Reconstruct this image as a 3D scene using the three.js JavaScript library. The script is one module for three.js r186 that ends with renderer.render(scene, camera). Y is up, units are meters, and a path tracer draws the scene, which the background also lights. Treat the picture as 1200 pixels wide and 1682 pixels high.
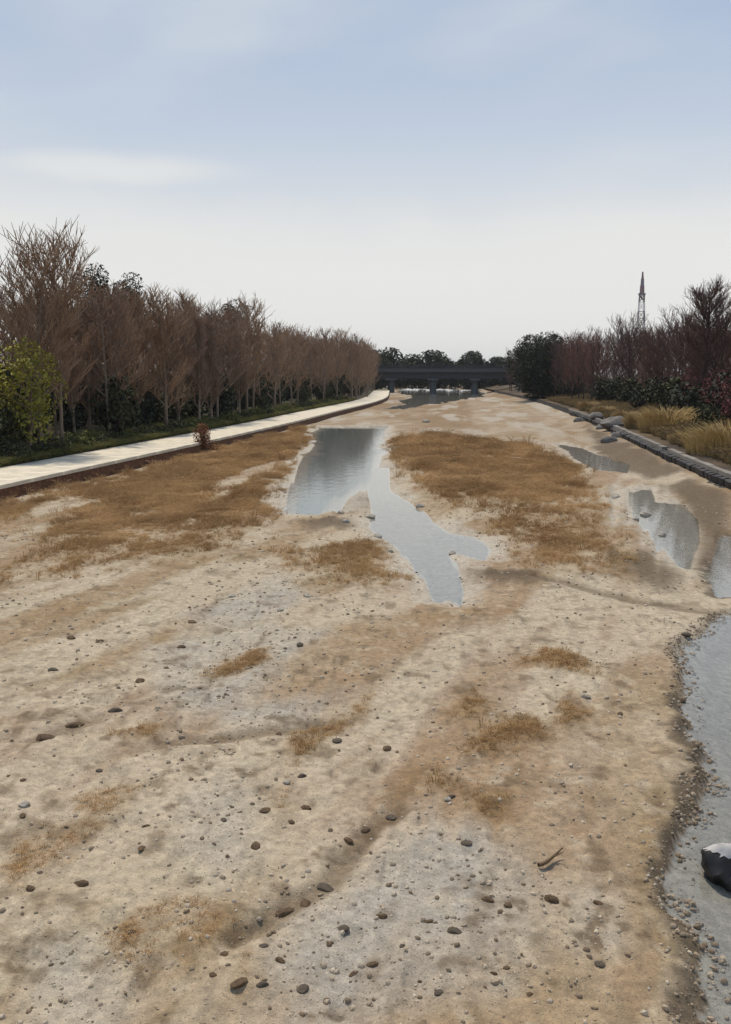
import * as THREE from 'three';
import { mergeGeometries, toCreasedNormals } from 'three/addons/utils/BufferGeometryUtils.js';

// ---------- camera, sky, sun, exposure ----------
const scene = new THREE.Scene();
const camera = new THREE.PerspectiveCamera(55, 731 / 1024, 0.1, 8000);
camera.rotation.order = 'YXZ';
camera.position.set(0, 6, 0);                       // standing on a crossing, six metres above the river bed
camera.rotation.set(THREE.MathUtils.degToRad(-8.03), THREE.MathUtils.degToRad(4.97), 0);
scene.add(camera);
const renderer = new THREE.WebGLRenderer({ antialias: true });
renderer.setSize(731, 1024);
renderer.toneMapping = THREE.LinearToneMapping;
renderer.toneMappingExposure = 1.0;
renderer.shadowMap.enabled = true;

const fr = (x) => x - Math.floor(x);
function rng(seed) { let a = seed >>> 0; return () => { a = (a + 0x6D2B79F5) >>> 0; let t = Math.imul(a ^ (a >>> 15), 1 | a); t = (t + Math.imul(t ^ (t >>> 7), 61 | t)) ^ t; return ((t ^ (t >>> 14)) >>> 0) / 4294967296; }; }
function hash2(ix, iy) { let h = Math.imul(ix, 374761393) + Math.imul(iy, 668265263) | 0; h = Math.imul(h ^ (h >>> 13), 1274126177); return ((h ^ (h >>> 16)) >>> 0) / 4294967296; }
function noise(x, y) {                              // value noise 0..1
  const ix = Math.floor(x), iy = Math.floor(y), fx = x - ix, fy = y - iy;
  const u = fx * fx * fx * (fx * (fx * 6 - 15) + 10), v = fy * fy * fy * (fy * (fy * 6 - 15) + 10);
  const a = hash2(ix, iy), b = hash2(ix + 1, iy), c = hash2(ix, iy + 1), d = hash2(ix + 1, iy + 1);
  return a + (b - a) * u + (c - a) * v + (a - b - c + d) * u * v;
}
function fbm(x, y, o = 4) { let s = 0, a = 0.5, t = 0; for (let i = 0; i < o; i++) { s += a * noise(x, y); t += a; a *= 0.5; const nx = x * 1.63 - y * 1.17 + 19.7; y = x * 1.17 + y * 1.63 + 7.3; x = nx; } return s / t; }
const clamp = (x, a = 0, b = 1) => Math.min(b, Math.max(a, x));
const sstep = (a, b, x) => { const t = clamp((x - a) / (b - a)); return t * t * (3 - 2 * t); };
const lerp = (a, b, t) => a + (b - a) * t;
const lin = (c) => { c /= 255; return c <= 0.04045 ? c / 12.92 : Math.pow((c + 0.055) / 1.055, 2.4); };
const rgb = (r, g, b) => [lin(r), lin(g), lin(b)];
const mix3 = (a, b, t) => [lerp(a[0], b[0], t), lerp(a[1], b[1], t), lerp(a[2], b[2], t)];

// sky: hazy pale blue over a thin sheet of high cloud that whitens towards the horizon
{
  const W = 2048, H = 1024, d = new Float32Array(W * H * 4);
  const stops = [[-90, rgb(196, 192, 184)], [-4, rgb(236, 235, 229)], [1, rgb(239, 237, 231)], [6, rgb(230, 231, 230)], [9.5, rgb(214, 220, 227)], [13, rgb(195, 207, 223)], [20, rgb(165, 185, 213)], [35, rgb(146, 170, 205)], [90, rgb(124, 150, 190)]];
  const streaks = [[71, 10.9, 8, 1.0]]; { const q = rng(5); for (let i = 0; i < 9; i++) streaks.push([125 + i * 29 + q() * 12, 9 + q() * 7, 6 + q() * 6, 0.7 + q() * 0.6]); }
  const white = rgb(236, 236, 232);
  for (let j = 0; j < H; j++) for (let i = 0; i < W; i++) {
    const el = ((j + 0.5) / H - 0.5) * 180, az = ((i + 0.5) / W) * 360;    // the view down the river lies at az 90
    let k = 0; while (k < stops.length - 2 && el > stops[k + 1][0]) k++;
    let c = mix3(stops[k][1], stops[k + 1][1], clamp((el - stops[k][0]) / (stops[k + 1][0] - stops[k][0])));
    const A = az / 360 * Math.PI * 2, cx = Math.cos(A) * 9, cy = Math.sin(A) * 9;
    const sheetTop = 9.0 + 1.1 * Math.cos(A - 1.0) + 2.4 * (fbm(cx * 0.55 + 3, cy * 0.55 + 1, 3) - 0.5) + 1.2 * (fbm(cx * 2.3, cy * 2.3 + el * 0.6, 3) - 0.5);
    const sheet = (1 - sstep(-3.2, 0.8, el - sheetTop)) * (0.55 + 0.5 * fbm(cx * 0.8, el * 0.7 + cy * 0.8, 3));
    let streak = 0; for (const [sa, se, sl, st] of streaks) { let da = Math.abs(az - sa); da = Math.min(da, 360 - da); const q = Math.hypot(da / sl, (el - se + 0.9 * (fbm(cx * 1.6, cy * 1.6 + el * 0.3, 4) - 0.5)) / st); streak = Math.max(streak, 0.62 * (1 - sstep(0.25, 1.15, q))); }
    const veil = sstep(0.4, 0.85, fbm(cx * 0.3 + el * 0.06, cy * 0.3 + el * 0.12 + 9, 5)) * 0.4;
    c = mix3(c, white, clamp(Math.max(sheet * 0.85, streak) + veil * (1 - sheet)));
    const o = (j * W + i) * 4; d[o] = c[0]; d[o + 1] = c[1]; d[o + 2] = c[2]; d[o + 3] = 1;
  }
  const t = new THREE.DataTexture(d, W, H, THREE.RGBAFormat, THREE.FloatType);
  t.mapping = THREE.EquirectangularReflectionMapping; t.magFilter = t.minFilter = THREE.LinearFilter; t.wrapS = THREE.RepeatWrapping; t.needsUpdate = true;
  scene.background = t; scene.environment = t;
}
// sun: high ahead, a little to the left, through thin cloud
const sun = new THREE.DirectionalLight(0xfff0da, 3.4);
sun.position.set(-40, 190, -150);
sun.target.position.set(0, 0, -60);
sun.castShadow = true; sun.shadow.radius = 4; sun.shadow.mapSize.set(4096, 4096);
Object.assign(sun.shadow.camera, { left: -120, right: 120, top: 200, bottom: -200, near: 1, far: 700 });
scene.add(sun, sun.target);

scene.fog = new THREE.FogExp2(0xe6e9ee, 0.0001);    // thin haze over the far reach and the mast

// ---------- helpers ----------
const taken = {};
function numbered(n) { if (!(n in taken)) { taken[n] = 0; return n; } taken[n]++; return n + '_' + String(taken[n]).padStart(3, '0'); }
function shade(o) { o.traverse((m) => { if (m.isMesh) { m.castShadow = true; m.receiveShadow = true; } }); return o; }
function part(name, geo, mat, parent) { const m = new THREE.Mesh(geo, mat); m.name = name; m.castShadow = m.receiveShadow = true; parent.add(m); return m; }
function thing(name, label, category, p = [0, 0, 0], turn = 0, group) { const o = new THREE.Group(); o.name = numbered(name); o.position.set(...p); o.rotation.y = turn; o.userData = { label, category }; if (group) o.userData.group = group; scene.add(o); return o; }
function solo(name, geo, mat, label, category, p = [0, 0, 0], turn = 0, group) { const o = new THREE.Mesh(geo, mat); o.name = numbered(name); o.position.set(...p); o.rotation.y = turn; o.castShadow = o.receiveShadow = true; o.userData = { label, category }; if (group) o.userData.group = group; scene.add(o); return o; }
function struct(name, geo, mat) { const o = new THREE.Mesh(geo, mat); o.name = numbered(name); o.castShadow = o.receiveShadow = true; o.userData = { kind: 'structure' }; scene.add(o); return o; }
function copy(src, p, turn, scale, label, group) { const c = src.clone(); c.name = numbered(src.name.replace(/_\d{3}$/, '')); c.position.set(...p); c.rotation.y = turn; if (Array.isArray(scale)) c.scale.set(...scale); else c.scale.setScalar(scale); c.userData = { ...src.userData, label }; if (group) c.userData.group = group; scene.add(c); return c; }
const col = (r, g, b) => new THREE.Color().setRGB(lin(r), lin(g), lin(b));
const mat = (c, o = {}) => new THREE.MeshStandardMaterial({ color: c, roughness: 0.9, ...o });
function box(w, h, d, x = 0, y = 0, z = 0) { const g = new THREE.BoxGeometry(w, h, d); g.translate(x, y, z); return g; }
function track(pts) { return (z) => { if (z >= pts[0][0]) return pts[0][1]; for (let i = 1; i < pts.length; i++) if (z >= pts[i][0]) { const t = (z - pts[i - 1][0]) / (pts[i][0] - pts[i - 1][0]); return lerp(pts[i - 1][1], pts[i][1], t); } return pts[pts.length - 1][1]; }; }
function smoothTrack(pts) { const f = track(pts); return (z) => { const w = 4 + Math.abs(z) * 0.06; return (f(z - w) + 2 * f(z) + f(z + w)) / 4; }; }
function tex(size, f, srgb, channels3) {            // DataTexture from f(u, v) in 0..1
  const d = new Uint8Array(size * size * 4);
  for (let j = 0; j < size; j++) for (let i = 0; i < size; i++) { const v = f(i / size, j / size), o = (j * size + i) * 4; if (channels3) { d[o] = clamp(v[0]) * 255; d[o + 1] = clamp(v[1]) * 255; d[o + 2] = clamp(v[2]) * 255; } else d[o] = d[o + 1] = d[o + 2] = clamp(v) * 255; d[o + 3] = 255; }
  const t = new THREE.DataTexture(d, size, size); t.wrapS = t.wrapT = THREE.RepeatWrapping; t.magFilter = THREE.LinearFilter; t.minFilter = THREE.LinearMipmapLinearFilter; t.generateMipmaps = true; if (srgb) t.colorSpace = THREE.SRGBColorSpace; t.needsUpdate = true; return t;
}
function pnoise(x, y, p) {                          // value noise with period p
  const ix = Math.floor(x), iy = Math.floor(y), fx = x - ix, fy = y - iy, u = fx * fx * (3 - 2 * fx), v = fy * fy * (3 - 2 * fy), m = (k) => ((k % p) + p) % p;
  const a = hash2(m(ix), m(iy) + p * 31), b = hash2(m(ix + 1), m(iy) + p * 31), c = hash2(m(ix), m(iy + 1) + p * 31), d = hash2(m(ix + 1), m(iy + 1) + p * 31);
  return a + (b - a) * u + (c - a) * v + (a - b - c + d) * u * v;
}
function pfbm(u, v, p, o) { let s = 0, a = 0.5, t = 0; for (let i = 0; i < o; i++) { s += a * pnoise(u * p, v * p, p); t += a; a *= 0.6; p *= 2; } return s / t; }

// ---------- outlines on the river bed, metres (x, z) ----------
const TEAL = [[-14.94,-110.03],[-7.43,-110.68],[-5.05,-72.65],[-4.47,-59.01],[-4.8,-51.49],[-5.22,-47.02],[-5.13,-42.09],[-6.07,-41.25],[-7.16,-41.91],[-7.82,-48.02],[-10.2,-69.51]];
const STREAM = [[-3.17,-38.08],[-3.4,-42.82],[-4.26,-49.62],[-5.14,-61.67],[-4.02,-63.44],[-3.13,-50.52],[-2.16,-46.12],[-1.15,-41.68],[-0.16,-37.12],[0.92,-35.79],[1.44,-33.29],[1.13,-31.47],[0.28,-32.84],[-0.05,-32.58],[0.25,-28.58],[0.4,-26.53],[0.29,-25.21],[0.04,-26.05],[-0.25,-25.45],[-0.5,-26.76],[-1.01,-29.67],[-1.86,-34.23]];
const RPOOL = [[14,-27.6],[11,-26.8],[8.6,-25.6],[6.73,-24.45],[5.05,-21.53],[4.65,-20.03],[4.5,-18.43],[4.14,-17.2],[4.0,-15.72],[3.97,-14.55],[3.46,-13.27],[2.9,-11.98],[2.63,-11.19],[2.6,-10.52],[2.63,-9.7],[2.51,-9.07],[2.35,-8.35],[1.9,-4],[2.2,4],[13,4],[14,-10]];
const RUP = [[8.98,-50.77],[10.23,-52.24],[9.44,-46.68],[10.38,-45.88],[10.29,-41.23],[9.09,-35.83],[7.39,-30.4],[7.04,-30.76],[7.32,-35.03],[7.53,-39.01],[7.49,-41.88]];
const RUP2 = [[13.2,-38],[10.25,-36.6],[8.72,-32.24],[7.76,-29.23],[7.48,-27.3],[7.42,-26.4],[8.4,-27.6],[10.2,-28.6],[13,-29.2]];
const STRIP = [[9.0,-84.8],[10.68,-80.08],[11.47,-65.65],[10.2,-59.92],[9.14,-61.33],[8.78,-72.21]];
const GA = [[-21.47,-41.45],[-20.32,-42.57],[-19.19,-55.93],[-18.14,-72.08],[-16.84,-96.27],[-15.62,-109.97],[-11.46,-78.15],[-9.05,-53.51],[-7.19,-39.71],[-7.31,-36.21],[-9.09,-34.92],[-6.93,-34.31],[-7.0,-32.56],[-8.11,-31.1],[-9.83,-28.33],[-10.82,-27.01],[-13.45,-25.72]];
const GB = [[-5.33,-85.83],[-2.37,-94.63],[4.61,-84.42],[7.18,-73.72],[8.2,-64.08],[7.79,-52.03],[6.82,-42.75],[6.25,-36.26],[5.84,-30.95],[4.69,-28.96],[3.59,-30.26],[2.06,-29.65],[1.36,-35.83],[0.02,-42.15],[-1.16,-47.37],[-2.68,-54.06],[-4.35,-70.01]];
const GC = [[-5.96,-31.5],[-5.65,-33.28],[-4.44,-32.2],[-3.06,-35.17],[-2.04,-32.99],[-1.23,-28.01],[-2.15,-26.7],[-3.27,-26.06],[-3.9,-28.22],[-5.4,-29.48]];
const GD = [[[-0.67,-13.11],[-0.31,-13.99],[0.05,-14.2],[0.57,-13.21],[0.66,-12.55],[0.3,-12.71],[-0.11,-13.0]],[[0.01,-14.85],[0.66,-15.99],[1.53,-16.66],[1.56,-15.78],[0.92,-15.06],[0.33,-14.39]],[[1.76,-16.84],[2.35,-18.24],[2.53,-16.75],[2.31,-15.85],[1.82,-15.95]],[[1.54,-19.76],[2.41,-20.96],[2.97,-19.46],[2.98,-18.67],[2.32,-19.0]],[[-4.75,-18.0],[-4.63,-19.01],[-3.91,-19.81],[-3.67,-19.22],[-4.12,-18.36]],[[-2.47,-14.89],[-2.11,-15.89],[-1.54,-17.72],[-1.34,-17.39],[-1.75,-15.5],[-2.03,-14.55],[-2.14,-13.39],[-2.21,-12.49],[-2.34,-12.76],[-2.34,-13.81]],[[-3.46,-9.39],[-3.15,-9.89],[-2.75,-10.18],[-2.17,-10.1],[-2.21,-9.61],[-2.42,-9.15],[-3.01,-8.79]],[[-5.54,-10.63],[-5.51,-11.58],[-5.02,-11.97],[-4.65,-11.65],[-4.72,-10.85],[-4.99,-10.25]],[[-5.57,-14.89],[-4.8,-15.37],[-4.72,-14.78],[-5.26,-14.57]],[[-5.15,-12.52],[-4.68,-13.17],[-4.35,-12.99],[-4.55,-12.28]],[[3.65,-30.76],[5.32,-33.05],[5.84,-30.95],[4.86,-28.98],[3.79,-28.89]],[[0.05,-16.69],[0.5,-17.72],[0.7,-16.9],[0.36,-16.11]],[[-2.1,-8.87],[-2.01,-9.29],[-1.79,-8.51],[-1.94,-8.41]]];
const GREY = [[[-1.8,-8.89],[-1.68,-10.02],[-1.22,-10.72],[-0.73,-11.99],[-0.1,-12.4],[0.75,-11.95],[1.19,-10.93],[1.0,-9.56],[0.52,-8.71],[-0.48,-8.1],[-1.58,-8.0]],[[-4.2,-9.1],[-3.59,-9.38],[-3.12,-8.58],[-3.0,-7.88],[-3.65,-7.82]],[[-6.73,-20.41],[-4.51,-22.17],[-2.74,-21.78],[-3.12,-18.93],[-3.21,-16.72],[-2.02,-17.86],[-2.21,-15.88],[-3.33,-15.22],[-5.26,-16.88]],[[-3.75,-13.04],[-3.02,-13.75],[-2.5,-12.95],[-2.22,-11.06],[-2.75,-10.45],[-3.41,-11.27]],[[1.43,-10.54],[1.84,-10.58],[1.81,-9.63],[1.36,-9.48]],[[-6.54,-23.18],[-5.61,-26.01],[-4.87,-28.58],[-3.47,-25.09],[-4.23,-22.2],[-5.59,-21.27]]];
const RUT = [[[-2.14,-9.45],[-1.8,-9.95],[-1.35,-10.64],[-1.11,-11.87],[-0.68,-12.62]],[[0.57,-28.61],[2.36,-28.76],[3.75,-27.21],[5.08,-25.49],[6.02,-24.9],[6.86,-24.65]],[[-6.58,-14.62],[-6.0,-15.5]],[[-4.51,-14.72],[-3.5,-15.07],[-2.66,-15.42],[-1.8,-15.92]]];
const DARK_STONES = [[-5.75,-16.0,0.156],[-6.44,-14.68,0.191],[-6.24,-15.36,0.175],[-5.14,-13.52,0.116],[-6.13,-13.11,0.116],[-5.64,-12.0,0.108],[-3.18,-20.33,0.159],[-6.09,-22.38,0.193],[-5.72,-20.11,0.121],[-1.76,-15.03,0.131],[-0.95,-14.87,0.139],[-2.76,-15.32,0.124],[-2.12,-13.65,0.14],[-2.45,-12.45,0.13],[-1.92,-12.66,0.123],[-2.93,-12.08,0.077],[-2.37,-11.41,0.097],[-2.04,-12.16,0.085],[-2.97,-12.67,0.089],[-3.78,-11.28,0.107],[-3.91,-11.85,0.077],[-0.74,-12.49,0.103],[-1.05,-12.1,0.117],[-1.24,-11.73,0.107],[-1.39,-10.58,0.129],[-1.56,-10.22,0.126],[-1.77,-10.01,0.124],[-1.86,-9.26,0.083],[-2.24,-9.11,0.083],[-1.96,-8.58,0.106],[-1.74,-8.6,0.072],[-2.25,-8.7,0.087],[-1.64,-9.01,0.068],[-1.36,-8.63,0.105],[-1.11,-8.52,0.084],[-0.72,-9.12,0.075],[-3.26,-9.31,0.071],[-4.74,-10.18,0.095],[-4.25,-10.41,0.095],[-1.08,-9.69,0.092],[-0.67,-9.94,0.108],[-5.82,-17.57,0.133],[-7.77,-18.16,0.128],[-8.36,-20.61,0.128],[-7.63,-20.38,0.154],[0.26,-11.75,0.098],[0.69,-10.29,0.089],[0.47,-10.38,0.089],[0.1,-9.75,0.092],[1.19,-10.47,0.113],[1.7,-10.45,0.113],[1.55,-9.28,0.083],[0.61,-9.11,0.061],[2.97,-16.66,0.1],[0.06,-13.09,0.098],[0.48,-8.99,0.06],[4.26,-17.91,0.132],[5.41,-22.38,0.206],[4.72,-33.22,0.253],[-0.17,-9.91,0.057],[-0.44,-9.43,0.062],[-0.24,-8.93,0.053],[-0.9,-8.97,0.054],[-0.05,-8.66,0.065],[-1.19,-9.36,0.055],[0.81,-8.74,0.059]];
const PALE_STONES = [[-3.72,-25.0,0.145],[-3.35,-40.57,0.306],[-4.11,-38.31,0.217],[-1.35,-44.02,0.248],[-2.0,-32.41,0.164],[0.01,-13.01,0.071],[2.5,-17.55,0.104],[-5.74,-12.27,0.101],[-2.31,-13.38,0.074],[8.32,-42.5,0.271],[7.91,-37.1,0.19],[7.95,-48.16,0.365],[7.66,-41.01,0.235],[-5.7,-24.9,0.13],[-4.14,-23.38,0.121],[-2.97,-117.91,0.658],[-4.58,-40.83,0.206],[-2.64,-35.48,0.201],[0.07,-32.59,0.185]];
const MUD = [[[10.96,-52.3],[12.73,-53.89],[13.18,-46.34],[10.48,-36.62],[8.18,-30.66],[7.59,-30.13],[9.41,-36.53],[10.45,-44.03]],[[14.95,-112.63],[13.92,-74.3],[13.12,-57.04],[10.74,-55.23],[10.49,-66.46]],[[-5.79,-38.49],[-4.45,-39.61],[-3.73,-37.41],[-5.02,-36.4]],[[-5.44,-44.72],[-4.44,-50.96],[-3.81,-47.14],[-4.33,-40.85]],[[5.14,-31.92],[6.54,-33.15],[6.55,-28.69],[5.78,-26.62],[5.32,-28.58]],[[0.77,-29.26],[2.59,-29.42],[2.47,-27.91],[1.07,-27.54]]];
const FAR = [[-12.5, -168], [-8, -160], [-5, -185], [-1, -200], [2, -225], [8, -250], [11, -300], [8, -360], [-18, -420], [-19, -340], [-15, -290], [-10, -250], [-12.5, -215], [-9, -195]];
const wallX = smoothTrack([[30, -22.6], [-43, -20.6], [-57, -19.5], [-73, -18.4], [-101, -16.7], [-139, -15.5], [-178, -13.6], [-215, -13.8], [-303, -19], [-420, -28], [-700, -36]]);
const bankX = smoothTrack([[30, 13.2], [-48, 13.5], [-65, 14.0], [-80, 14.6], [-99, 15.5], [-127, 16.1], [-200, 16.6], [-303, 12], [-420, 9], [-700, 0]]);
function bounds(p) { let a = 1e9, b = -1e9, c = 1e9, d = -1e9; for (const [x, z] of p) { a = Math.min(a, x); b = Math.max(b, x); c = Math.min(c, z); d = Math.max(d, z); } return [a, b, c, d]; }
function sdf(poly, margin) {                        // signed distance, negative inside; far points answer `margin`
  const [a, b, c, d] = bounds(poly);
  return (x, z) => {
    if (x < a - margin || x > b + margin || z < c - margin || z > d + margin) return margin;
    let m = 1e9, s = 1;
    for (let i = 0, j = poly.length - 1; i < poly.length; j = i++) {
      const [xi, zi] = poly[i], [xj, zj] = poly[j], ex = xj - xi, ez = zj - zi, wx = x - xi, wz = z - zi, t = clamp((wx * ex + wz * ez) / (ex * ex + ez * ez)), dx = wx - ex * t, dz = wz - ez * t;
      m = Math.min(m, dx * dx + dz * dz);
      const c1 = z >= zi, c2 = z < zj, c3 = ex * wz > ez * wx;
      if ((c1 && c2 && c3) || (!c1 && !c2 && !c3)) s = -s;
    }
    return Math.min(margin, s * Math.sqrt(m));
  };
}
function lineDist(l, margin) { const [a, b, c, d] = bounds(l); return (x, z) => { if (x < a - margin || x > b + margin || z < c - margin || z > d + margin) return margin; let m = 1e9; for (let i = 1; i < l.length; i++) { const [xi, zi] = l[i - 1], ex = l[i][0] - xi, ez = l[i][1] - zi, t = clamp(((x - xi) * ex + (z - zi) * ez) / (ex * ex + ez * ez)); m = Math.min(m, Math.hypot(x - xi - ex * t, z - zi - ez * t)); } return m; }; }
const pools = { teal: sdf(TEAL, 3), stream: sdf(STREAM, 3), rpool: sdf(RPOOL, 3), rup: sdf(RUP, 3), rup2: sdf(RUP2, 3), strip: sdf(STRIP, 3), far: sdf(FAR, 6) };
const gA = sdf(GA, 3), gB = sdf(GB, 3), gC = sdf(GC, 2), gD = GD.map((p) => sdf(p, 0.8)), grey = GREY.map((p) => sdf(p, 1.2)), rut = RUT.map((l) => lineDist(l, 1)), mudP = MUD.map((p) => sdf(p, 2));

function bed(x, z) {                                // what lies at a spot of the river bed: height and the cover of each stuff
  const dist = Math.hypot(x, z), big = clamp(dist / 45, 0.2, 1.6);
  const wx = (fbm(x * 0.7 / big, z * 0.7 / big + 40, 4) - 0.5) * 2.2 * big, wz = (fbm(x * 0.7 / big + 70, z * 0.7 / big, 4) - 0.5) * 2.2 * big;
  const fx = (fbm(x * 2.6 / big, z * 2.0 / big + 15, 3) - 0.5) * 1.1 * big * clamp(1.5 - dist / 60, 0.25, 1), px = x + wx * 0.45 + fx, pz = z + wz * 0.9 + fx;
  const d = { teal: pools.teal(px, pz), stream: pools.stream(x + wx * 0.2 + fx * 0.45, z + wz * 0.4 + fx * 0.45), rpool: pools.rpool(x + wx * 0.5 + (fbm(x * 1.5 + 7, z * 1.5, 5) - 0.5) * 0.5, z + wz * 0.5 + (fbm(x * 1.5, z * 1.5 + 60, 5) - 0.5) * 0.4), rup: pools.rup(px, pz), rup2: pools.rup2(px, pz), strip: pools.strip(px, pz), far: pools.far(x + wx * 1.5, z + wz * 4) };
  let water = Math.min(d.teal, d.stream, d.rpool, d.rup, d.rup2, d.strip, d.far);
  const grassA = Math.max(0, -gA(px, pz)), gb = -gB(px, pz), gc = -gC(px, pz);
  let gd = -0.8; for (const f of gD) gd = Math.max(gd, -f(x + wx * 0.5, z + wz * 0.5));
  const rag = fbm(x * 1.3, z * 1.0, 4) - 0.5;
  let grass = Math.max(sstep(-0.8, 2.0, -gA(px, pz) + rag * 3) * sstep(0.2, 0.5, fbm(x * 0.35, z * 0.1 + 5, 4)), sstep(-0.8, 2.0, gb + rag * 2.6) * lerp(0.55, 1, sstep(0.3, 0.6, fbm(x * 0.3 + 8, z * 0.12, 3))), sstep(-0.5, 1.0, gc + rag * 1.6) * 0.95, sstep(-0.25, 0.35, gd + rag * 0.7) * 0.9);
  const halo = sstep(-0.5, 0.25, gd + rag * 1.0);
  let gr = 0; for (const f of grey) gr = Math.max(gr, sstep(-0.5, 0.6, -f(px, pz)));
  let rt = 0; for (const f of rut) rt = Math.max(rt, 1 - sstep(0.05, 0.32 * clamp(dist / 16, 0.8, 1.6), f(x + wx * 0.25, z + wz * 0.25)));
  grass *= sstep(0.05, 0.5, water) * lerp(0.45, 1, sstep(0.3, 0.52, fbm(x * 1.1 + 4, z * 0.6 + 2, 4)));
  let md = 0; for (const f of mudP) md = Math.max(md, sstep(-0.6, 0.5, -f(px, pz)));
  let y = 0.16 + (fbm(x * 0.16, z * 0.12, 4) - 0.5) * 0.22 + (fbm(x * 0.9 + z * 0.5, z * 0.5 - x * 0.3, 4) - 0.5) * 0.12 * clamp(1.3 - dist / 90, 0.3, 1) + (fbm(x * 5, z * 4, 3) - 0.5) * 0.045 * clamp(1.2 - dist / 40, 0, 1);
  if (dist < 24) { const pit = noise(x * 3.1 + 5, z * 2.6); y -= 0.05 * sstep(0.72, 0.9, pit); }
  y = Math.max(y, 0.05) + grass * 0.05 - rt * 0.055;
  y = Math.max(y, 0.028) + md * 0.05;
  if (d.rpool > 1.2) y = Math.min(y, 0.035 + Math.max(0, water) * 0.11 + fbm(x * 3, z * 3, 2) * 0.03);   // flat silty shores
  const edge = d.rpool < 1.5 ? 0.28 : 0.6;          // the near pool has a cut bank
  if (water < edge) y = lerp(-0.012, y, sstep(-0.02, edge, water) ** 0.8);
  if (water < 0) y = -0.012 - 0.26 * sstep(0, -1.6, water); else if (water < 0.05) y = Math.min(y, lerp(-0.012, y, water / 0.05));
  // rise to the banks
  y += 0.05 * sstep(-1.6, 0, wallX(z) - x) + 0.3 * sstep(-2.2, 0, x - bankX(z)) ;
  return { y, water, d, grass, halo, gr, rt, md, dist, gb };
}
const C = { sand: rgb(180, 162, 134), pale: rgb(201, 187, 162), pink: rgb(177, 156, 131), grey: rgb(182, 176, 163), brown: rgb(156, 124, 82), orange: rgb(156, 122, 78), olive: rgb(148, 130, 90), mud: rgb(104, 84, 56), silt: rgb(202, 194, 178), wet: rgb(96, 82, 62) };
function bedColor(x, z, b) {
  const n1 = fbm(x * 0.22 + 3, z * 0.14, 4), n2 = fbm(x * 0.9 + z * 0.5, z * 0.45 - x * 0.25 + 11, 4), n3 = fbm(x * 2.7, z * 2.2 + 31, 3);
  let c = mix3(C.sand, C.pink, sstep(0.4, 0.7, n1));
  c = mix3(c, C.pale, sstep(0.5, 0.75, n2) * 0.7);
  c = mix3(c, C.olive, sstep(0.52, 0.75, fbm(x * 0.35 + z * 0.25, z * 0.3 - x * 0.1 + 60, 4)) * 0.55);
  c = mix3(c, C.grey, b.gr * 0.92);
  const sa = x + z * 0.27, sb = z - x * 0.27, streak = fbm(sa * 0.75 + 2, sb * 0.16 + 9, 5), streak2 = fbm(sa * 1.9 + 31, sb * 0.3 + 4, 4);                                  // flood lines of brown litter
  c = mix3(c, C.brown, sstep(0.48, 0.62, streak) * 0.5 * lerp(1, 0.45, sstep(0.2, 1.6, x) * sstep(-24, -17, z)) * (1 - b.gr * 0.6) * (1 - sstep(45, 90, b.dist) * 0.6));
  c = mix3(c, mix3(C.orange, C.mud, n3), Math.max(sstep(0.58, 0.72, streak2) * 0.35, b.halo * (0.35 + 0.5 * sstep(0.4, 0.6, streak2))) * (1 - b.gr * 0.5) * (1 - sstep(30, 70, b.dist)));
  c = mix3(c, C.pale, sstep(0.5, 0.36, streak) * 0.75 * (1 - b.gr * 0.5));
  c = mix3(c, C.mud, sstep(0.6, 0.8, n3) * 0.6 * clamp(1.3 - b.dist / 60, 0.2, 1));
  const clod = fbm(x * 4.2 + z * 1.3 + 17, z * 3.1 - x * 1.2, 3); c = mix3(c, C.mud, sstep(0.62, 0.78, clod) * sstep(0.42, 0.62, n2) * 0.75 * clamp(1.4 - b.dist / 30, 0, 1));
  c = mix3(c, C.pale, sstep(0.62, 0.8, fbm(x * 3.3 - z, z * 2.7 + 51, 3)) * 0.5);
  const bar = fbm(x * 0.16 + 40, z * 0.035 + 3, 4), bar2 = fbm(x * 0.4 + 9, z * 0.07, 4), farK = sstep(55, 120, b.dist);               // gravel bars up the river
  c = mix3(c, mix3(C.mud, C.brown, 0.5 + bar2 * 0.5), farK * (0.3 + 0.5 * sstep(0.4, 0.62, bar)));
  c = mix3(c, mix3(C.grey, C.silt, bar2), farK * sstep(0.54, 0.68, bar2) * 0.7);
  const g = mix3(C.brown, n2 > 0.5 ? C.orange : C.olive, Math.abs(n2 - 0.5) * 2);
  c = mix3(c, mix3(g, C.sand, 0.2), b.grass * 0.85);
  c = mix3(c, C.mud, b.rt * 0.65);
  c = mix3(c, mix3(C.wet, C.mud, n2), b.md * 0.85);
  const shore = Math.min(b.d.teal, b.d.stream, b.d.strip, b.d.rup);
  const crustOrSunlit = (1 - sstep(0.35, 1.1, shore + (n2 - 0.5) * 1.2)) * sstep(0.35, 0.5, n3 * 0.5 + n1 * 0.5);
  if (shore < 1.6) c = mix3(c, C.silt, crustOrSunlit * 0.75 * (1 - b.md));
  if (b.d.teal < 2.2) c = mix3(c, C.silt, (1 - sstep(0.5, 1.7, b.d.teal + (n2 - 0.5) * 1.4)) * 0.7);
  const wet = (1 - sstep(0.08, 0.34, Math.min(b.d.rpool, b.d.rup2) + (n3 - 0.5) * 0.6 + (n1 - 0.5) * 0.8));
  c = mix3(c, C.wet, wet * 0.92);
  if (b.water < 0.03) { const deep = sstep(-0.15, -0.9, b.d.teal); c = mix3(mix3(C.wet, C.grey, 0.58 + n1 * 0.2), rgb(72, 100, 102), deep * 0.9); }     // the same silt under water, a skin of blue-green algae in the long pool
  return c;
}
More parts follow.
